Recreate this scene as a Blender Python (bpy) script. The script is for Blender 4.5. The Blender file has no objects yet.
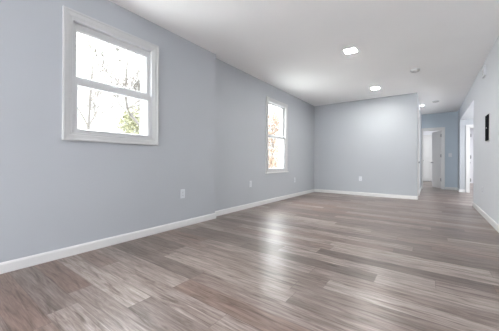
import bpy, bmesh, math, random
from mathutils import Vector, Matrix

S = bpy.context.scene
C = S.collection
PI = math.pi

# ------------------------------------------------------------------ camera
CAM_Z = 0.85
YAW = math.radians(36.06)
cam_d = bpy.data.cameras.new('camera')
cam_d.sensor_width = 36.0
cam_d.lens = 248.4 / 499 * 36.0
cam_d.shift_y = (161.9 - 165.5) / 499
cam_d.clip_start = 0.02
cam_d.clip_end = 300
cam = bpy.data.objects.new('camera', cam_d)
C.objects.link(cam)
cam.matrix_world = (Matrix.Translation((0, 0, CAM_Z)) @ Matrix.Rotation(YAW, 4, 'Z')
                    @ Matrix.Rotation(PI / 2, 4, 'X') @ Matrix.Rotation(0.005, 4, 'Z'))
S.camera = cam

# ------------------------------------------------------------------ sky, lights, exposure
w = bpy.data.worlds.new('overcast_sky')
S.world = w
w.use_nodes = True
bg = w.node_tree.nodes['Background']
# overcast sky: dull towards the horizon, much brighter overhead
SKY = 30.0
_tc = w.node_tree.nodes.new('ShaderNodeTexCoord')
_sp = w.node_tree.nodes.new('ShaderNodeSeparateXYZ')
_rp = w.node_tree.nodes.new('ShaderNodeValToRGB')
w.node_tree.links.new(_tc.outputs['Generated'], _sp.inputs[0])
w.node_tree.links.new(_sp.outputs[2], _rp.inputs[0])
w.node_tree.links.new(_rp.outputs[0], bg.inputs[0])
_e = _rp.color_ramp.elements
_stops = [(0.0, 1.25), (0.20, 1.45), (0.31, 3.5), (0.42, 17.0), (0.60, 29.0), (1.0, 30.0)]
while len(_e) < len(_stops):
    _e.new(0.5)
for _k, (_p, _v) in enumerate(_stops):
    _e[_k].position = _p
    _e[_k].color = (0.97 * _v / 30, 0.985 * _v / 30, _v / 30, 1)
bg.inputs[1].default_value = SKY

VS = S.view_settings
VS.view_transform = 'Standard'
VS.look = 'None'
VS.exposure = 0.34
VS.gamma = 1.0
VS.use_curve_mapping = False


def area(name, loc, rot, sx, sy, power, col):
    l = bpy.data.lights.new(name, 'AREA')
    l.shape = 'RECTANGLE'
    l.size, l.size_y, l.energy, l.color = sx, sy, power, col
    o = bpy.data.objects.new(name, l)
    o.location, o.rotation_euler = loc, rot
    C.objects.link(o)
    return o


# added unseen fill lamps behind the camera, in far rooms and side hall; no glazing
FILL_COL = (0.97, 0.985, 1.0)
area('rear_fill', (-0.95, -6.9, 1.25), (PI / 2, 0, 0), 3.0, 2.1, 170, FILL_COL)
area('left_rear_fill', (-2.57, -3.5, 1.45), (0, -PI / 2, 0), 1.5, 1.6, 345, FILL_COL)
area('far_room_fill', (-0.8, 11.2, 1.9), (math.radians(52), 0, 0), 1.4, 0.7, 40, FILL_COL)
area('side_room_fill', (2.0, 11.8, 2.35), (0, 0, 0), 1.0, 1.0, 60, FILL_COL)
area('side_hall_fill', (2.3, 8.0, 1.3), (0, PI / 2, 0), 1.4, 1.6, 58, FILL_COL)

# ------------------------------------------------------------------ dimensions
H = 2.46          # ceiling
XL = -2.61        # near left wall
XF = -2.70       # far left wall, set back
YS = 2.71         # the step in the left wall
YB = 6.88         # back wall
XR = 0.69         # right wall
XH = -0.245       # hall left wall
YE = 10.1         # hall end wall
YO = 6.6          # near end of the opening in the right wall
YN = 9.45         # far end of that opening
ZO = 2.10         # its head
YR = -7.0         # rear wall


# ------------------------------------------------------------------ materials
def new_mat(name):
    m = bpy.data.materials.new(name)
    m.use_nodes = True
    nt = m.node_tree
    return m, nt, nt.nodes['Principled BSDF']


def lin(r, g, b):
    f = lambda c: (c / 255 / 12.92) if c / 255 <= 0.04045 else ((c / 255 + 0.055) / 1.055) ** 2.4
    return (f(r), f(g), f(b), 1)


def paint(name, col, rough, nscale=90, bump=0.03, var=0.03, spec=0.5):
    m, nt, p = new_mat(name)
    tc = nt.nodes.new('ShaderNodeTexCoord')
    n = nt.nodes.new('ShaderNodeTexNoise')
    n.inputs['Scale'].default_value = nscale
    n.inputs['Detail'].default_value = 3
    nt.links.new(tc.outputs['Object'], n.inputs['Vector'])
    n2 = nt.nodes.new('ShaderNodeTexNoise')
    n2.inputs['Scale'].default_value = 1.3
    nt.links.new(tc.outputs['Object'], n2.inputs['Vector'])
    mx = nt.nodes.new('ShaderNodeMix')
    mx.data_type = 'RGBA'
    mx.inputs[6].default_value = tuple(c * (1 - var) for c in col[:3]) + (1,)
    mx.inputs[7].default_value = tuple(min(1, c * (1 + var)) for c in col[:3]) + (1,)
    nt.links.new(n2.outputs['Fac'], mx.inputs[0])
    nt.links.new(mx.outputs[2], p.inputs['Base Color'])
    b = nt.nodes.new('ShaderNodeBump')
    b.inputs['Strength'].default_value = bump
    b.inputs['Distance'].default_value = 0.002
    nt.links.new(n.outputs['Fac'], b.inputs['Height'])
    nt.links.new(b.outputs['Normal'], p.inputs['Normal'])
    p.inputs['Roughness'].default_value = rough
    p.inputs['Specular IOR Level'].default_value = spec
    return m


def emit(name, col, strength):
    m, nt, p = new_mat(name)
    p.inputs['Base Color'].default_value = (0.9, 0.9, 0.9, 1)
    p.inputs['Emission Color'].default_value = col
    p.inputs['Emission Strength'].default_value = strength
    return m


def glass_mat():
    m = bpy.data.materials.new('window_glass')
    m.use_nodes = True
    nt = m.node_tree
    nt.nodes.clear()
    out = nt.nodes.new('ShaderNodeOutputMaterial')
    mix = nt.nodes.new('ShaderNodeMixShader')
    tr = nt.nodes.new('ShaderNodeBsdfTransparent')
    gl = nt.nodes.new('ShaderNodeBsdfGlossy')
    gl.inputs['Roughness'].default_value = 0.02
    tr.inputs[0].default_value = (0.97, 0.985, 0.98, 1)
    lw = nt.nodes.new('ShaderNodeLayerWeight')
    pw = nt.nodes.new('ShaderNodeMath')
    pw.operation = 'POWER'
    pw.inputs[1].default_value = 5
    ma = nt.nodes.new('ShaderNodeMath')
    ma.operation = 'MULTIPLY_ADD'
    ma.inputs[1].default_value = 0.9
    ma.inputs[2].default_value = 0.02
    nt.links.new(lw.outputs['Facing'], pw.inputs[0])
    nt.links.new(pw.outputs[0], ma.inputs[0])
    nt.links.new(ma.outputs[0], mix.inputs[0])
    nt.links.new(tr.outputs[0], mix.inputs[1])
    nt.links.new(gl.outputs[0], mix.inputs[2])
    nt.links.new(mix.outputs[0], out.inputs[0])
    return m


def floor_mat():
    m, nt, p = new_mat('vinyl_planks')
    N, L = nt.nodes, nt.links

    def math_(op, a, b=None, clamp=False):
        n = N.new('ShaderNodeMath')
        n.operation = op
        n.use_clamp = clamp
        for i, v in enumerate((a, b)):
            if v is None:
                continue
            if isinstance(v, (int, float)):
                n.inputs[i].default_value = v
            else:
                L.new(v, n.inputs[i])
        return n.outputs[0]

    def comb(x, y, z):
        n = N.new('ShaderNodeCombineXYZ')
        for i, v in enumerate((x, y, z)):
            if isinstance(v, (int, float)):
                n.inputs[i].default_value = v
            else:
                L.new(v, n.inputs[i])
        return n.outputs[0]

    def white(v):
        n = N.new('ShaderNodeTexWhiteNoise')
        n.noise_dimensions = '3D'
        L.new(v, n.inputs['Vector'])
        return n

    def noise(v, scale, detail=4, rough=0.55, dist=0.0):
        n = N.new('ShaderNodeTexNoise')
        n.inputs['Scale'].default_value = scale
        n.inputs['Detail'].default_value = detail
        n.inputs['Roughness'].default_value = rough
        n.inputs['Distortion'].default_value = dist
        L.new(v, n.inputs['Vector'])
        return n.outputs['Fac']

    def ramp(f, stops):
        n = N.new('ShaderNodeValToRGB')
        e = n.color_ramp.elements
        while len(e) < len(stops):
            e.new(0.5)
        for i, (pos, c) in enumerate(stops):
            e[i].position = pos
            e[i].color = c
        L.new(f, n.inputs[0])
        return n.outputs['Color']

    def mix(kind, fac, a, b):
        n = N.new('ShaderNodeMix')
        n.data_type = 'RGBA'
        n.blend_type = kind
        if isinstance(fac, (int, float)):
            n.inputs[0].default_value = fac
        else:
            L.new(fac, n.inputs[0])
        for i, v in ((6, a), (7, b)):
            if isinstance(v, tuple):
                n.inputs[i].default_value = v
            else:
                L.new(v, n.inputs[i])
        return n.outputs[2]

    tc = N.new('ShaderNodeTexCoord')
    sp = N.new('ShaderNodeSeparateXYZ')
    L.new(tc.outputs['Object'], sp.inputs[0])
    x, y = sp.outputs[0], sp.outputs[1]
    PW, PL = 0.15, 1.22
    ry = math_('DIVIDE', y, PW)
    row = math_('FLOOR', ry)
    fy = math_('FRACT', ry)
    off = white(comb(row, 7.3, 0.0)).outputs['Value']
    rx = math_('ADD', math_('DIVIDE', x, PL), math_('MULTIPLY', off, 5.0))
    colm = math_('FLOOR', rx)
    fx = math_('FRACT', rx)
    wn = white(comb(row, colm, 3.1))
    rnd = wn.outputs['Value']
    sc = N.new('ShaderNodeSeparateColor')
    L.new(wn.outputs['Color'], sc.inputs[0])
    rnd2, rnd3 = sc.outputs[1], sc.outputs[2]
    # grain: stretched along the plank, shifted per plank
    gx = math_('ADD', x, math_('MULTIPLY', rnd, 37.0))
    gy = math_('ADD', math_('MULTIPLY', y, 19.0), math_('MULTIPLY', rnd2, 19.0))
    g1 = noise(comb(math_('MULTIPLY', gx, 1.8), gy, rnd3), 1.7, 6, 0.64, 0.8)
    g2 = noise(comb(math_('MULTIPLY', gx, 2.2), math_('MULTIPLY', gy, 3.0), rnd), 3.0, 3, 0.6, 0.2)
    base = ramp(rnd, [(0.0, lin(*DARKP)), (0.35, lin(*MIDP)), (0.7, lin(*LIGHTP)), (1.0, lin(*WARMP))])
    c = mix('MULTIPLY', 0.95, base, ramp(g1, [(0.33, (0.36, 0.29, 0.26, 1)), (0.46, (0.82, 0.78, 0.76, 1)), (0.56, (1.05, 1.05, 1.05, 1)), (0.70, (1.38, 1.39, 1.40, 1))]))
    c = mix('MULTIPLY', 0.8, c, ramp(g2, [(0.30, (0.56, 0.51, 0.48, 1)), (0.55, (1.0, 1.0, 1.0, 1)), (0.75, (1.12, 1.12, 1.12, 1))]))
    big = noise(tc.outputs['Object'], 0.9, 2)
    c = mix('MULTIPLY', 0.35, c, ramp(big, [(0.35, (0.86, 0.82, 0.80, 1)), (0.65, (1.1, 1.1, 1.12, 1))]))
    # seams
    ex = math_('LESS_THAN', math_('MULTIPLY', fx, PL), 0.004)
    ey = math_('LESS_THAN', math_('MULTIPLY', fy, PW), 0.0035)
    seam = math_('MAXIMUM', ex, ey)
    c = mix('MULTIPLY', math_('MULTIPLY', seam, 0.45), c, (0.35, 0.31, 0.29, 1))
    L.new(c, p.inputs['Base Color'])
    r = math_('ADD', math_('MULTIPLY', g1, 0.14), FLOOR_ROUGH)
    L.new(r, p.inputs['Roughness'])
    p.inputs['Specular IOR Level'].default_value = 0.5
    b = N.new('ShaderNodeBump')
    b.inputs['Strength'].default_value = 0.10
    b.inputs['Distance'].default_value = 0.002
    L.new(math_('SUBTRACT', g2, math_('MULTIPLY', seam, 0.6)), b.inputs['Height'])
    L.new(b.outputs['Normal'], p.inputs['Normal'])
    return m


DARKP, MIDP, LIGHTP, WARMP = (106, 95, 89), (134, 122, 116), (158, 148, 142), (120, 101, 92)
FLOOR_ROUGH = 0.25
M = {}
M['wall'] = paint('blue_grey_wall_paint', lin(178, 182, 187), 0.55, spec=0.3)
M['hallwall'] = paint('pale_blue_wall_paint', lin(186, 198, 207), 0.55, spec=0.3)  # bluer and slightly lighter than the room's wall colour
M['wallright'] = paint('lightened_wall_paint', lin(206, 209, 214), 0.55, spec=0.3)  # wall colour lightened; brightness of right wall and header put into the colour
M['ceiling'] = paint('flat_white_ceiling_paint', lin(243, 243, 243), 0.8, spec=0.2)
M['trim'] = paint('satin_white_trim_paint', lin(216, 216, 215), 0.35, 40, 0.01, 0.01)
M['casing'] = paint('backlit_shade_casing_paint', lin(196, 197, 197), 0.35, 40, 0.01, 0.01)  # trim white greyed down, backlit shade put into the colour
M['vinyl'] = paint('white_vinyl', lin(200, 201, 202), 0.3, 30, 0.005, 0.01)
M['white_room'] = paint('white_room_paint', lin(225, 226, 230), 0.7)
M['plastic'] = paint('white_plastic', lin(212, 215, 219), 0.35, 30, 0.003, 0.01)
M['greyplastic'] = paint('pale_grey_plastic', lin(190, 190, 190), 0.5, 30, 0.003, 0.01)
M['slot'] = paint('dark_slot', lin(50, 50, 54), 0.6, 30, 0.003, 0.01)
M['black'] = paint('black_satin_panel', lin(16, 17, 20), 0.8, 60, 0.003, 0.02, spec=0.02)
M['metal'] = paint('brushed_nickel', lin(150, 150, 152), 0.35, 120, 0.02, 0.03)
M['metal'].node_tree.nodes['Principled BSDF'].inputs['Metallic'].default_value = 0.9
M['glass'] = glass_mat()
M['led'] = emit('led_diffuser', (1.0, 0.98, 0.95, 1), 300)
M['ledsmall'] = emit('small_led_diffuser', (1.0, 0.99, 0.97, 1), 190)
M['floor'] = floor_mat()
M['bark'] = paint('grey_bark', lin(66, 63, 61), 0.9, 30, 0.4, 0.15)
M['twig'] = paint('pale_brown_bark', lin(76, 72, 68), 0.9, 30, 0.4, 0.15)
M['leafgreen'] = paint('yellow_green_leaves', lin(100, 100, 76), 0.7, 6, 0.05, 0.15)
M['leafold'] = paint('dry_orange_leaves', lin(102, 84, 69), 0.7, 6, 0.05, 0.2)
M['grass'] = paint('pale_bounce_ground', lin(150, 150, 148), 0.95, 12, 0.4, 0.2)  # ground toned pale to bounce more sky light onto the ceiling
M['siding'] = paint('outside_siding', lin(215, 215, 212), 0.7)


# ------------------------------------------------------------------ mesh helpers
def link(name, bm, m, parent=None, smooth=False, loc=None):
    me = bpy.data.meshes.new(name)
    bmesh.ops.recalc_face_normals(bm, faces=bm.faces)
    bm.to_mesh(me)
    bm.free()
    me.materials.append(m)
    if smooth:
        for f in me.polygons:
            f.use_smooth = True
    o = bpy.data.objects.new(name, me)
    C.objects.link(o)
    if parent:
        o.parent = parent
    if loc:
        o.location = loc
    return o


def box(bm, x0, x1, y0, y1, z0, z1, bev=0.0):
    t = bmesh.new()
    bmesh.ops.create_cube(t, size=1)
    for v in t.verts:
        v.co = Vector(((x0 + x1) / 2 + v.co.x * (x1 - x0), (y0 + y1) / 2 + v.co.y * (y1 - y0), (z0 + z1) / 2 + v.co.z * (z1 - z0)))
    if bev:
        bmesh.ops.bevel(t, geom=t.edges[:], offset=bev, segments=2, profile=0.5, affect='EDGES')
    me = bpy.data.meshes.new('tmp')
    t.to_mesh(me)
    t.free()
    bm.from_mesh(me)
    bpy.data.meshes.remove(me)
    return bm


def B(*a, bev=0.0):
    return box(bmesh.new(), *a, bev=bev)


def loft(bm, rings, closed=True):
    """rings: (x0, x1, z0, z1, y) rectangles joined one to the next into a picture-frame solid."""
    vs = []
    for x0, x1, z0, z1, y in rings:
        vs.append([bm.verts.new(c) for c in ((x0, y, z0), (x1, y, z0), (x1, y, z1), (x0, y, z1))])
    n = len(vs)
    for i in range(n if closed else n - 1):
        a, b = vs[i], vs[(i + 1) % n]
        for k in range(4):
            bm.faces.new((a[k], a[(k + 1) % 4], b[(k + 1) % 4], b[k]))
    return bm


def inset_rings(x0, x1, z0, z1, prof):
    return [(x0 + i, x1 - i, z0 + i, z1 - i, y) for i, y in prof]


def lathe(bm, prof, seg=24, axis='Z', centre=(0, 0, 0)):
    """prof: (radius, height) pairs."""
    rings = []
    for r, h in prof:
        ring = []
        for k in range(seg):
            a = 2 * PI * k / seg
            c = (r * math.cos(a), r * math.sin(a), h)
            if axis == 'Y':
                c = (c[0], c[2], c[1])
            if axis == 'X':
                c = (c[2], c[0], c[1])
            ring.append(bm.verts.new(Vector(c) + Vector(centre)))
        rings.append(ring)
    for a, b in zip(rings, rings[1:]):
        for k in range(seg):
            bm.faces.new((a[k], a[(k + 1) % seg], b[(k + 1) % seg], b[k]))
    for ring in (rings[0], rings[-1]):
        bm.faces.new(ring)
    return bm


def tag(o, label=None, cat=None, group=None, kind=None):
    for k, v in (('label', label), ('category', cat), ('group', group), ('kind', kind)):
        if v:
            o[k] = v
    return o


def empty(name, loc, rz=0.0, **kw):
    o = bpy.data.objects.new(name, None)
    o.empty_display_size = 0.05
    C.objects.link(o)
    o.location = loc
    o.rotation_euler = (0, 0, rz)
    return tag(o, **kw)


def struct(name, bm, m, label, cat, smooth=False):
    return tag(link(name, bm, m, smooth=smooth), label, cat, kind='structure')


def wall_holes(x0, x1, y0, y1, z0, z1, holes):
    """a wall running along y between x0..x1 with (ya, yb, za, zb) openings."""
    bm = bmesh.new()
    cur = y0
    for ya, yb, za, zb in sorted(holes):
        box(bm, x0, x1, cur, ya, z0, z1)
        if za > z0:
            box(bm, x0, x1, ya, yb, z0, za)
        if zb < z1:
            box(bm, x0, x1, ya, yb, zb, z1)
        cur = yb
    box(bm, x0, x1, cur, y1, z0, z1)
    return bm


def wall_holes_x(x0, x1, y0, y1, z0, z1, holes):
    bm = bmesh.new()
    cur = x0
    for xa, xb, za, zb in sorted(holes):
        if xa > cur:
            box(bm, cur, xa, y0, y1, z0, z1)
        if za > z0:
            box(bm, xa, xb, y0, y1, z0, za)
        if zb < z1:
            box(bm, xa, xb, y0, y1, zb, z1)
        cur = xb
    if x1 > cur:
        box(bm, cur, x1, y0, y1, z0, z1)
    return bm


# ------------------------------------------------------------------ room shell
W1 = (0.79, 1.735, 1.035, 2.205)      # casing outline of the near window (y0, y1, z0, z1)
W2 = (4.27, 5.185, 0.615, 2.18)       # far window
IN = 0.070

struct('floor', B(-2.87, 3.3, YR, 14.2, -0.2, 0.0), M['floor'], 'grey-brown wood-look plank floor running through the room and hall', 'floor')
struct('ceiling', B(-2.87, 3.3, YR, 14.2, H, H + 0.2), M['ceiling'], 'flat white ceiling over the room and hall', 'ceiling')
struct('wall_left', wall_holes(XL - 0.26, XL, YR, YS, 0, H, [(W1[0] + IN, W1[1] - IN, W1[2] + IN, W1[3] - IN)]), M['wall'],
       'blue-grey left wall around the near square window', 'wall')
struct('wall_left_far', wall_holes(XF - 0.159, XF, YS, YB + 0.12, 0, H, [(W2[0] + IN, W2[1] - IN, W2[2] + IN, W2[3] - IN)]), M['wall'],
       'blue-grey set-back left wall around the far tall window', 'wall')
struct('wall_back', B(XF, XH, YB, YB + 0.12, 0, H), M['wall'], 'blue-grey back wall ending at the hall', 'wall')
struct('wall_right', B(XR, XR + 0.12, YR, YO, 0, H), M['wallright'], 'right wall with light put into its colour, beside the camera', 'wall')
D2 = (7.02, 7.78, 0.0, 2.03)
struct('wall_hall_left', wall_holes(XH - 0.12, XH, YB + 0.12, YE, 0, H, [D2]), M['wall'], 'left wall of the hall beyond the back wall corner', 'wall')
D1 = (-0.215, 0.305, 0.0, 1.93)
struct('wall_hall_end', wall_holes_x(-1.9, XR, YE, YE + 0.12, 0, H, [D1]), M['hallwall'], 'blue-grey wall at the end of the hall', 'wall')
struct('wall_hall_right', B(XR, XR + 0.12, YN, YE + 0.12, 0, H), M['wall'], 'narrow return of the right hall wall past the opening', 'wall')
D3 = (0.90, 1.65, 0.0, 1.87)
struct('wall_side_hall', wall_holes_x(XR + 0.12, 3.3, YN, YN + 0.12, 0, H, [D3]), M['wall'], 'blue-grey wall with a white doorway seen through the right opening', 'wall')
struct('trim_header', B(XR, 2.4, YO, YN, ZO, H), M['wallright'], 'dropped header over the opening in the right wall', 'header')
struct('wall_side_near', B(XR + 0.12, 2.4, YO - 0.12, YO, 0, H), M['wall'], 'near wall of the side hall', 'wall')
struct('wall_side_end', B(2.4, 2.52, YO - 0.12, YN, 0, H), M['wall'], 'end wall of the side hall', 'wall')
# rooms beyond the two doorways
struct('wall_far_room_left', B(-2.0, -1.88, YE, 14.2, 0, H), M['white_room'], 'left wall of the white room beyond the hall', 'wall')
struct('wall_far_room_back', B(-2.0, 3.3, 14.0, 14.2, 0, H), M['white_room'], 'back wall of the white room beyond the hall', 'wall')
struct('wall_far_room_right', B(XR, XR + 0.12, YE + 0.12, 14.0, 0, H), M['white_room'], 'right wall of the white room beyond the hall', 'wall')
struct('wall_side_room_right', B(3.0, 3.3, YN + 0.12, 14.0, 0, H), M['white_room'], 'right wall of the bright side room', 'wall')
struct('wall_bath_left', B(-1.9, -1.78, YB + 0.12, YE, 0, H), M['white_room'], 'left wall of the closed room beside the hall', 'wall')
# solid rear wall behind the camera, without glazing
struct('wall_rear', wall_holes_x(-2.87, XR + 0.12, YR - 0.15, YR, 0, H, []), M['wall'], 'rear wall far behind the camera', 'wall')

# baseboards: board with a small eased top
BH, BT = 0.083, 0.014


def board(bm, a, b, n):
    """from a to b (xy) on the floor, n = outward normal."""
    a, b, n = Vector((*a, 0)), Vector((*b, 0)), Vector((*n, 0))
    prof = [(0, 0.001), (BT, 0.001), (BT, BH - 0.016), (BT - 0.003, BH - 0.008), (BT - 0.007, BH - 0.002), (0.004, BH), (0, BH)]
    ra = [bm.verts.new(a + n * p + Vector((0, 0, z))) for p, z in prof]
    rb = [bm.verts.new(b + n * p + Vector((0, 0, z))) for p, z in prof]
    k = len(prof)
    for i in range(k):
        bm.faces.new((ra[i], ra[(i + 1) % k], rb[(i + 1) % k], rb[i]))
    bm.faces.new(ra)
    bm.faces.new(rb)
    return bm


bm = board(bmesh.new(), (XL, YR), (XL, YS + BT), (1, 0))
struct('baseboard_left', bm, M['trim'], 'white baseboard under the near window', 'baseboard')
bm = board(bmesh.new(), (XF, YS), (XF, YB), (1, 0))
struct('baseboard_left_far', bm, M['trim'], 'white baseboard under the far window', 'baseboard')
bm = board(bmesh.new(), (XF, YB), (XH, YB), (0, -1))
struct('baseboard_back', bm, M['trim'], 'white baseboard along the back wall', 'baseboard')
bm = board(bmesh.new(), (XR, YR), (XR, YO), (-1, 0))
struct('baseboard_right', bm, M['trim'], 'white baseboard along the right wall', 'baseboard')
bm = board(bmesh.new(), (0.385, YE), (XR, YE), (0, -1))
struct('baseboard_hall_end', bm, M['trim'], 'short white baseboard on the hall end wall', 'baseboard')
bm = board(bmesh.new(), (XR, YN), (XR, YE), (-1, 0))
board(bm, (XR - BT, YN), (0.81, YN), (0, -1))
struct('baseboard_side_hall', bm, M['trim'], 'white baseboard turning the corner at the right opening', 'baseboard')
bm = board(bmesh.new(), (XH, YB + 0.0), (XH, 6.95), (1, 0))
board(bm, (XH, 7.86), (XH, YE), (1, 0))
struct('baseboard_hall_left', bm, M['trim'], 'white baseboard along the left side of the hall', 'baseboard')


# ------------------------------------------------------------------ windows
def sash(name, parent, ox0, ox1, oz0, oz1, gx0, gx1, gz0, gz1, yf, yb):
    """yf front face, yb back face (local y grows into the wall)."""
    c = 0.006
    rings = [(ox0, ox1, oz0, oz1, yb), (ox0, ox1, oz0, oz1, yf), (gx0 - 0.012, gx1 + 0.012, gz0 - 0.012, gz1 + 0.012, yf),
             (gx0 - c, gx1 + c, gz0 - c, gz1 + c, yf + 0.005), (gx0, gx1, gz0, gz1, yf + 0.012), (gx0, gx1, gz0, gz1, yb)]
    o = link(name, loft(bmesh.new(), rings), M['vinyl'], parent)
    ym = (yf + yb) / 2
    link('pane', B(gx0 - 0.004, gx1 + 0.004, ym - 0.002, ym + 0.002, gz0 - 0.004, gz1 + 0.004), M['glass'], o)
    return o


def window(name, x, wy0, wy1, wz0, wz1, glass, label, stool):
    """glass: gy0, gy1 across, then z of lower pane (a, b) and upper pane (c, d)."""
    cy = (wy0 + wy1) / 2
    r = empty(name, (x, cy, wz0), PI / 2, label=label, cat='window', kind='structure')
    hw, hh = (wy1 - wy0) / 2, wz1 - wz0
    # casing, facing local -y
    prof = [(0, 0), (0, -0.021), (0.003, -0.024), (0.016, -0.024), (0.020, -0.019), (0.052, -0.016), (0.056, -0.012), (0.066, -0.012), (0.070, -0.009), (0.070, 0)]
    link('casing', loft(bmesh.new(), inset_rings(-hw, hw, 0, hh, prof)), M['casing'], r)
    prof = [(0.066, -0.006), (0.082, -0.006), (0.082, 0.150), (0.0705, 0.150), (0.0705, 0.0005), (0.066, 0.0005)]
    link('jamb', loft(bmesh.new(), inset_rings(-hw, hw, 0, hh, prof)), M['vinyl'], r)
    gy0, gy1, a, b, c, d = glass
    g0, g1 = gy0 - cy, gy1 - cy
    o0, o1 = -hw + 0.0835, hw - 0.0835
    lo = sash('lower_sash', r, o0, o1, 0.083, b - wz0 + 0.052, g0, g1, a - wz0, b - wz0, 0.004, 0.034)
    up = sash('upper_sash', r, o0, o1, c - wz0 - 0.05, hh - 0.083, g0, g1, c - wz0, d - wz0, 0.037, 0.067)
    # sash lock and lift rail on the lower sash
    bm = bmesh.new()
    zt = b - wz0 + 0.052
    box(bm, -0.03, 0.03, 0.008, 0.030, zt, zt + 0.008, 0.002)
    box(bm, -0.006, 0.026, 0.010, 0.024, zt + 0.007, zt + 0.018, 0.003)
    link('sash_lock', bm, M['plastic'], lo)
    link('lift_rail', B(g0 + 0.06, g1 - 0.06, -0.006, 0.005, a - wz0 - 0.020, a - wz0 - 0.012, bev=0.002), M['vinyl'], lo)
    if stool:
        link('stool', B(-hw - 0.018, hw + 0.018, -0.038, -0.001, 0.0, 0.022, bev=0.004), M['trim'], r)
    return r


window('window_1', XL, *W1, (0.917, 1.608, 1.152, 1.545, 1.640, 2.052),
       'near wide white double-hung window with bare branches outside', False)
window('window_2', XF, *W2, (4.395, 5.060, 0.720, 1.360, 1.430, 2.070),
       'far tall narrow white double-hung window near the back corner', True)


# ------------------------------------------------------------------ doors
def three_sided(x0, x1, zt, wd, y0, y1, bev=0.003):
    """legs and head around an opening x0..x1, top zt; wd outward."""
    bm = bmesh.new()
    box(bm, x0 - wd, x0, y0, y1, 0.001, zt, bev)
    box(bm, x1, x1 + wd, y0, y1, 0.001, zt, bev)
    box(bm, x0 - wd, x1 + wd, y0, y1, zt, zt + wd, bev)
    return bm


def slab(parent, width, height, hinge, angle, knob_side=1, hinges=True, knob=True):
    """door leaf hinged at (x, y) with its far edge at +x local times knob_side."""
    e = bpy.data.objects.new('door_leaf', None)
    s = knob_side
    bm = bmesh.new()
    T = 0.035
    box(bm, min(0, s * width), max(0, s * width), 0, T, 0.012, height, 0.002)
    for z0, z1 in ((0.22, 0.82), (1.0, height - 0.14)):
        for ya, yb in ((-0.004, 0.001), (T - 0.001, T + 0.004)):
            xs = sorted((s * 0.11, s * (width - 0.11)))
            loft(bm, [(xs[0], xs[1], z0, z1, 0.001), (xs[0] + 0.008, xs[1] - 0.008, z0 + 0.008, z1 - 0.008, ya if ya < 0 else yb),
                      (xs[0] + 0.03, xs[1] - 0.03, z0 + 0.03, z1 - 0.03, 0.001)] if ya < 0 else
                 [(xs[0], xs[1], z0, z1, T - 0.001), (xs[0] + 0.008, xs[1] - 0.008, z0 + 0.008, z1 - 0.008, yb),
                  (xs[0] + 0.03, xs[1] - 0.03, z0 + 0.03, z1 - 0.03, T - 0.001)])
    o = link('door_leaf', bm, M['trim'], parent)
    bpy.data.objects.remove(e)
    o.location = (hinge[0], hinge[1], 0)
    o.rotation_euler = (0, 0, angle)
    if knob:
        for d, y in ((-1, 0), (1, T)):
            k = lathe(bmesh.new(), [(0.027, 0), (0.027, 0.006 * d), (0.010, 0.010 * d), (0.010, 0.030 * d), (0.022, 0.038 * d), (0.027, 0.048 * d), (0.020, 0.060 * d), (0.006, 0.064 * d)],
                      20, 'Y', (s * (width - 0.06), y, 0.86))
            link('door_knob', k, M['metal'], o, True)
    return o


def hinge(parent, x, y, z):
    bm = bmesh.new()
    lathe(bm, [(0.004, -0.056), (0.008, -0.052), (0.008, 0.052), (0.004, 0.056)], 10, 'Z', (x, y, z))
    box(bm, x - 0.022, x + 0.022, y + 0.002, y + 0.006, z - 0.045, z + 0.045)
    return link('hinge', bm, M['metal'], parent)


# end of the hall: white frame, leaf swung into the far room
cx = (D1[0] + D1[1]) / 2
r = empty('door_1', (cx, YE, 0), 0, label='open white door at the end of the hall', cat='door', kind='structure')
w2 = (D1[1] - D1[0]) / 2
bm = bmesh.new()
box(bm, -w2 - 0.028, -w2 + 0.004, -0.012, 0, 0.001, D1[3], 0.003)
box(bm, w2 - 0.004, w2 + 0.07, -0.018, 0, 0.001, D1[3], 0.003)
box(bm, -w2 - 0.03, w2 + 0.07, -0.018, 0, D1[3] - 0.004, D1[3] + 0.066, 0.003)
link('casing', bm, M['trim'], r)
bm = bmesh.new()
box(bm, -w2, -w2 + 0.016, 0.0, 0.12, 0.001, D1[3])
box(bm, w2 - 0.016, w2, 0.0, 0.12, 0.001, D1[3])
box(bm, -w2, w2, 0.0, 0.12, D1[3] - 0.016, D1[3])
link('jamb', bm, M['trim'], r)
slab(r, 0.66, D1[3] - 0.02, (w2 - 0.020, 0.14), -math.radians(69), -1)
for z in (0.30, 1.08, 1.74):
    hinge(r, w2 - 0.020, 0.105, z)

# left side of the hall: closed white door seen edge-on
cy = (D2[0] + D2[1]) / 2
r = empty('door_2', (XH, cy, 0), PI / 2, label='closed white door on the left side of the hall', cat='door', kind='structure')
w2 = (D2[1] - D2[0]) / 2
link('casing', three_sided(-w2 + 0.004, w2 - 0.004, D2[3] - 0.004, 0.07, -0.018, 0), M['trim'], r)
bm = bmesh.new()
box(bm, -w2, -w2 + 0.016, 0.0, 0.12, 0.001, D2[3])
box(bm, w2 - 0.016, w2, 0.0, 0.12, 0.001, D2[3])
box(bm, -w2, w2, 0.0, 0.12, D2[3] - 0.016, D2[3])
link('jamb', bm, M['trim'], r)
slab(r, 2 * w2 - 0.04, D2[3] - 0.02, (-w2 + 0.02, 0.03), 0, 1)

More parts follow.
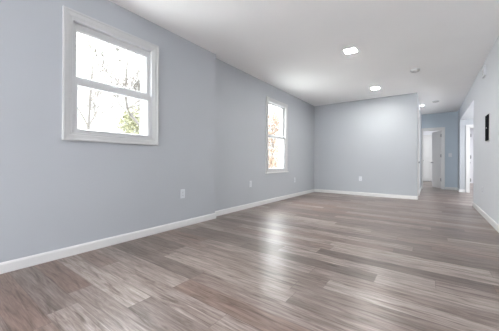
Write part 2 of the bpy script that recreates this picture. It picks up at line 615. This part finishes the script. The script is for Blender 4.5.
# side hall: white frame, bright room beyond
cx = (D3[0] + D3[1]) / 2
r = empty('door_3', (cx, YN, 0), 0, label='white doorway to the bright side room seen through the right opening', cat='door', kind='structure')
w2 = (D3[1] - D3[0]) / 2
link('casing', three_sided(-w2 + 0.004, w2 - 0.004, D3[3] - 0.004, 0.08, -0.018, 0), M['trim'], r)
bm = bmesh.new()
box(bm, -w2, -w2 + 0.016, 0.0, 0.12, 0.001, D3[3])
box(bm, w2 - 0.016, w2, 0.0, 0.12, 0.001, D3[3])
box(bm, -w2, w2, 0.0, 0.12, D3[3] - 0.016, D3[3])
link('jamb', bm, M['trim'], r)
slab(r, 2 * w2 - 0.04, D3[3] - 0.02, (-w2 + 0.03, 0.14), math.radians(89), 1)
for z in (0.36, 1.02, 1.64):
    hinge(r, -w2 + 0.022, 0.010, z)

# closet doors on the back wall of the far room
r = empty('door_4', (-0.30, 14.0, 0), 0, label='white folding closet doors in the room beyond the hall', cat='door', kind='structure')
for k in range(4):
    bm = bmesh.new()
    x0 = -0.72 + k * 0.36
    box(bm, x0 + 0.003, x0 + 0.357, -0.045, -0.015, 0.02, 2.05, 0.004)
    for z0, z1 in ((0.18, 0.95), (1.1, 1.9)):
        loft(bm, [(x0 + 0.06, x0 + 0.30, z0, z1, -0.044), (x0 + 0.07, x0 + 0.29, z0 + 0.01, z1 - 0.01, -0.054), (x0 + 0.1, x0 + 0.26, z0 + 0.04, z1 - 0.04, -0.044)])
    p = link('folding_panel', bm, M['trim'], r)
    if k in (1, 2):
        kx = x0 + (0.32 if k == 1 else 0.04)
        link('knob', lathe(bmesh.new(), [(0.010, 0), (0.008, -0.014), (0.017, -0.022), (0.012, -0.034)], 16, 'Y', (kx, -0.045, 0.95)), M['metal'], p, True)
link('casing', three_sided(-0.73, 0.73, 2.06, 0.06, -0.05, 0), M['trim'], r)


# ------------------------------------------------------------------ wall fittings
def copy_tree(o, parent=None):
    c = o.copy()
    C.objects.link(c)
    c.parent = parent
    for ch in [k for k in bpy.data.objects if k.parent == o]:
        copy_tree(ch, c)
    return c


def make_outlet():
    r = empty('electrical_outlet', (0, 0, 0))
    prof = [(0, 0), (0, -0.003), (0.003, -0.0055), (0.006, -0.006)]
    bm = bmesh.new()
    loft(bm, inset_rings(-0.036, 0.036, -0.058, 0.058, prof), closed=False)
    box(bm, -0.031, 0.031, -0.006, -0.001, -0.053, 0.053)
    link('cover_plate', bm, M['plastic'], r)
    for z in (-0.021, 0.021):
        f = link('receptacle', B(-0.017, 0.017, -0.009, -0.005, z - 0.0145, z + 0.0145, bev=0.003), M['plastic'], r)
        bm = bmesh.new()
        box(bm, -0.0075, -0.005, -0.0096, -0.0085, z - 0.002, z + 0.007)
        box(bm, 0.005, 0.0075, -0.0096, -0.0085, z - 0.001, z + 0.006)
        lathe(bm, [(0.0024, -0.0085), (0.0024, -0.0096)], 10, 'Y', (0, 0, z - 0.008))
        link('slots', bm, M['slot'], f)
    link('screw', lathe(bmesh.new(), [(0.0032, -0.005), (0.0032, -0.0072), (0.002, -0.0078)], 12, 'Y'), M['metal'], r)
    return r


OUT = make_outlet()
for i, (loc, rz, lab) in enumerate([
        ((XL, 2.105, 0.43), PI / 2, 'white duplex outlet on the left wall between the near window and the wall step'),
        ((XF, 3.74, 0.44), PI / 2, 'white duplex outlet on the set-back wall between the step and tall window'),
        ((XF, 5.60, 0.41), PI / 2, 'small white duplex outlet between tall window and back corner'),
        ((-1.46, YB, 0.43), 0, 'white duplex outlet low on the back wall'),
        ((XR, 5.49, 0.41), -PI / 2, 'white duplex outlet low on the right wall beneath the black panel')]):
    o = OUT if i == 0 else copy_tree(OUT)
    o.location = loc
    o.rotation_euler = (0, 0, rz)
    tag(o, lab, 'outlet', 'white wall outlets')

# light switch on the hall end wall
r = empty('light_switch', (0.505, YE, 1.10), 0, label='white light switch on the hall end wall right of the open door', cat='light switch')
bm = loft(bmesh.new(), inset_rings(-0.042, 0.042, -0.060, 0.060, [(0, 0), (0, -0.003), (0.003, -0.0055), (0.006, -0.006)]), closed=False)
box(bm, -0.037, 0.037, -0.006, -0.001, -0.055, 0.055)
link('cover_plate', bm, M['plastic'], r)
bm = bmesh.new()
box(bm, -0.016, 0.016, -0.010, -0.005, -0.033, 0.033, 0.003)
link('rocker', bm, M['plastic'], r)
for z in (-0.047, 0.047):
    link('screw', lathe(bmesh.new(), [(0.003, -0.005), (0.003, -0.0072), (0.002, -0.0078)], 12, 'Y', (0, 0, z)), M['metal'], r)

# black two-part panel on the right wall
r = empty('wall_panel', (XR, 5.03, 1.17), -PI / 2, label='tall narrow black panel in a thin pale frame on the right wall', cat='wall panel')
pw, ph = 0.125, 0.40
link('frame', loft(bmesh.new(), inset_rings(-pw, pw, 0, ph, [(0, 0), (0, -0.008), (0.002, -0.010), (0.011, -0.010), (0.013, -0.008), (0.013, 0)])), M['greyplastic'], r)
link('black_face', B(-pw + 0.0135, pw - 0.0135, -0.022, -0.001, 0.0135, ph - 0.0135, bev=0.002), M['black'], r)
link('catch', B(-0.012, 0.012, -0.027, -0.0215, ph / 2 - 0.008, ph / 2 + 0.008, bev=0.002), M['greyplastic'], r)

# small chime box high on the right wall
r = empty('chime_box', (XR, 5.34, 2.21), -PI / 2, label='small white box high on the right wall close to the ceiling', cat='chime box')
link('housing', B(-0.09, 0.09, -0.026, 0, 0, 0.15, bev=0.004), M['plastic'], r)
bm = bmesh.new()
for k in range(6):
    box(bm, -0.06, 0.06, -0.0275, -0.024, 0.03 + k * 0.014, 0.036 + k * 0.014)
link('grille_slots', bm, M['greyplastic'], r)


# ------------------------------------------------------------------ ceiling fittings
def ceiling_light(loc, label, s=0.072):
    r = empty('ceiling_light', loc, 0, label=label, cat='ceiling light', group='recessed ceiling lights')
    bm = bmesh.new()
    rings = [(-s - .012, s + .012, -s - .012, s + .012, 0.0), (-s - .010, s + .010, -s - .010, s + .010, 0.005), (-s, s, -s, s, 0.008), (-s, s, -s, s, 0.0)]
    loft(bm, rings)
    for v in bm.verts:
        v.co = Vector((v.co.x, v.co.z, -v.co.y))
    link('trim_ring', bm, M['trim'], r)
    link('diffuser', B(-s, s, -s, s, -0.006, -0.001), M['led'], r)
    return r


ceiling_light((-0.935, 3.74, H), 'square lit ceiling light nearer the camera, larger of the two in the room')
ceiling_light((-0.97, 5.94, H), 'square lit ceiling light near the back wall')

r = empty('ceiling_light', (-0.185, 8.5, H), 0, label='small round lit ceiling light at the left edge of the hall', cat='ceiling light', group='recessed ceiling lights')
link('trim_ring', lathe(bmesh.new(), [(0.036, 0), (0.035, -0.003), (0.030, -0.004), (0.030, -0.001)], 32), M['trim'], r, False)
link('diffuser', lathe(bmesh.new(), [(0.0295, -0.001), (0.0295, -0.004), (0.022, -0.006)], 32), M['ledsmall'], r, False)


def detector(loc, label, rad, dep):
    r = empty('smoke_detector', loc, 0, label=label, cat='smoke detector')
    link('base_plate', lathe(bmesh.new(), [(rad, 0), (rad, -0.010), (rad * 0.96, -0.012)], 36), M['plastic'], r)
    link('body', lathe(bmesh.new(), [(rad * 0.90, -0.010), (rad * 0.90, -dep * 0.6), (rad * 0.80, -dep * 0.85), (rad * 0.55, -dep), (rad * 0.1, -dep)], 36), M['greyplastic'], r)
    link('test_button', lathe(bmesh.new(), [(0.011, -dep * 0.98), (0.011, -dep - 0.003), (0.008, -dep - 0.004)], 16, 'Z', (rad * 0.3, 0, 0)), M['plastic'], r)


detector((-0.22, 5.17, H), 'round pale smoke detector on the ceiling before the hall', 0.075, 0.034)
detector((0.11, 8.1, H), 'round pale smoke detector on the hall ceiling', 0.075, 0.034)


# ------------------------------------------------------------------ outside
struct('ground', B(-60, XF - 0.165, -40, 60, -0.9, -0.6), M['grass'], 'yard outside the windows, toned pale to bounce light indoors', 'yard')


def tube(bm, pts, radii, seg=5):
    prev = None
    for i, p in enumerate(pts):
        d = (pts[min(i + 1, len(pts) - 1)] - pts[max(i - 1, 0)]).normalized()
        u = d.orthogonal().normalized()
        v = d.cross(u)
        ring = [bm.verts.new(p + (u * math.cos(2 * PI * k / seg) + v * math.sin(2 * PI * k / seg)) * radii[i]) for k in range(seg)]
        if prev:
            # nearest-start matching keeps the tube untwisted
            j = min(range(seg), key=lambda q: (ring[q].co - prev[0].co).length)
            ring = ring[j:] + ring[:j]
            for k in range(seg):
                bm.faces.new((prev[k], prev[(k + 1) % seg], ring[(k + 1) % seg], ring[k]))
        else:
            bm.faces.new(ring)
        prev = ring
    bm.faces.new(prev)


def grow(bm, rng, p, d, length, rad, depth, tips=None):
    n = 5
    pts, radii = [p], [rad]
    for i in range(n):
        d = (d + Vector((rng.uniform(-.18, .18), rng.uniform(-.18, .18), rng.uniform(-.06, .16)))).normalized()
        pts.append(pts[-1] + d * length / n)
        radii.append(rad * (1 - 0.5 * (i + 1) / n))
    tube(bm, pts, radii, 5 if rad > 0.01 else 3)
    if tips is not None and depth <= 1:
        tips.extend(pts[2:])
    if depth == 0:
        return
    for k in range(rng.choice((3, 4, 4))):
        i = rng.randint(2, n)
        side = Vector((rng.uniform(-1, 1), rng.uniform(-1, 1), rng.uniform(-0.25, 0.7))).normalized()
        grow(bm, rng, pts[i], (d * 0.75 + side * 0.85).normalized(), length * rng.uniform(0.55, 0.8), max(0.006, radii[i] * 0.62), depth - 1, tips)


def bare_tree(base, main, seed, label, mat, group, depth=4, length=1.3, rad=0.07):
    """main: hand-laid trunk points; branches grow from its upper points."""
    rng = random.Random(seed)
    r = empty('bare_tree', base, 0, label=label, cat='tree', group=group)
    bm = bmesh.new()
    pts = [Vector(q) for q in main]
    radii = [rad * (1 - 0.55 * i / (len(pts) - 1)) for i in range(len(pts))]
    tube(bm, pts, radii, 8)
    link('trunk', bm, mat, r, True)
    bm = bmesh.new()
    for i in range(max(1, len(pts) // 3), len(pts)):
        for k in range(2):
            side = Vector((rng.uniform(-.6, .6), rng.uniform(-1, 1), rng.uniform(-0.1, 0.9))).normalized()
            grow(bm, rng, pts[i], side, length * rng.uniform(.7, 1.1), radii[i] * 0.6, depth - 1)
    link('branches', bm, M['twig'], r)
    return r


def leafy(name, base, blobs, n, size, seed, mat, label, cat, trunk_top, group=None):
    rng = random.Random(seed)
    r = empty(name, base, 0, label=label, cat=cat, group=group)
    bm = bmesh.new()
    pts = [Vector((0, 0, 0)), Vector((0.06, -0.05, trunk_top * 0.4)), Vector((0, 0.05, trunk_top))]
    tube(bm, pts, [0.07, 0.06, 0.03], 8)
    for c, rr in blobs:
        tube(bm, [pts[1], (pts[2] + Vector(c)) / 2, Vector(c)], [0.04, 0.025, 0.01], 5)
    link('trunk', bm, M['bark'], r, True)
    bm = bmesh.new()
    tot = sum(rr ** 2 for c, rr in blobs)
    for c, rr in blobs:
        for k in range(int(n * rr ** 2 / tot)):
            q = Vector((rng.gauss(0, 1), rng.gauss(0, 1), rng.gauss(0, 1))).normalized()
            q = Vector(c) + q * rr * rng.uniform(0.45, 1.05)
            a = Vector((rng.uniform(-1, 1), rng.uniform(-1, 1), rng.uniform(-1, 1))).normalized()
            b = a.orthogonal().normalized()
            s = size * rng.uniform(0.7, 1.3)
            vs = [bm.verts.new(q + a * s * u + b * s * v * 0.6) for u, v in ((-1, 0), (0, -1), (1.2, 0), (0, 1))]
            bm.faces.new(vs)
    f = link('foliage', bm, mat, r)
    f['kind'] = 'stuff'
    return r


# seen through the near window
bare_tree((-7.2, 4.3, -0.62), [(0, 0, 0), (0, .05, 1.0), (0, 0, 2.0), (0, -.12, 2.55), (0.03, -.42, 2.85), (0.05, -.55, 3.0), (0.08, -.62, 3.4), (0.1, -.60, 4.1), (0.1, -.50, 4.9)], 5,
          'bare grey tree forking outside the lower middle of the near window', M['bark'], 'bare trees outside the near window', 5, 1.0, 0.05)
bare_tree((-12.5, 4.6, -0.62), [(0, 0, 0), (0, .1, 1.5), (0.1, .15, 3), (0, .25, 4.2), (0.05, .3, 5.4), (0, .4, 6.4)], 12,
          'farther bare tree behind the forking one, left half of the near window', M['bark'], 'bare trees outside the near window', 5, 1.25, 0.08)
bare_tree((-15.5, 9.3, -0.62), [(0, 0, 0), (0, .1, 1.5), (0.1, -.15, 3), (0, -.3, 4.2), (0.05, -.35, 5.4), (0, -.4, 6.4)], 21,
          'farthest bare tree outside the right half of the near window', M['bark'], 'bare trees outside the near window', 5, 1.35, 0.08)
leafy('leafy_shrub', (-9.6, 5.42, -0.62), [((0, 0, 3.25), 0.46), ((0, -0.38, 2.98), 0.38), ((0.1, 0.42, 3.05), 0.42), ((0, 0.1, 2.65), 0.55)], 2200, 0.045, 3, M['leafgreen'],
      'tall yellow-green shrub outside the lower right of the near window', 'shrub', 2.5)
# seen through the far window
leafy('autumn_tree', (-9.0, 15.0, -0.62), [((0, 0, 4.4), 0.75), ((0, -0.1, 3.2), 0.6), ((0, .1, 2.0), 0.75), ((0, 0, 1.2), 0.5), ((0.3, .45, 3.9), 0.5)], 1500, 0.07, 8, M['leafold'],
      'pale orange autumn tree outside the far window', 'tree', 3.8)
bpy.context.view_layer.update()
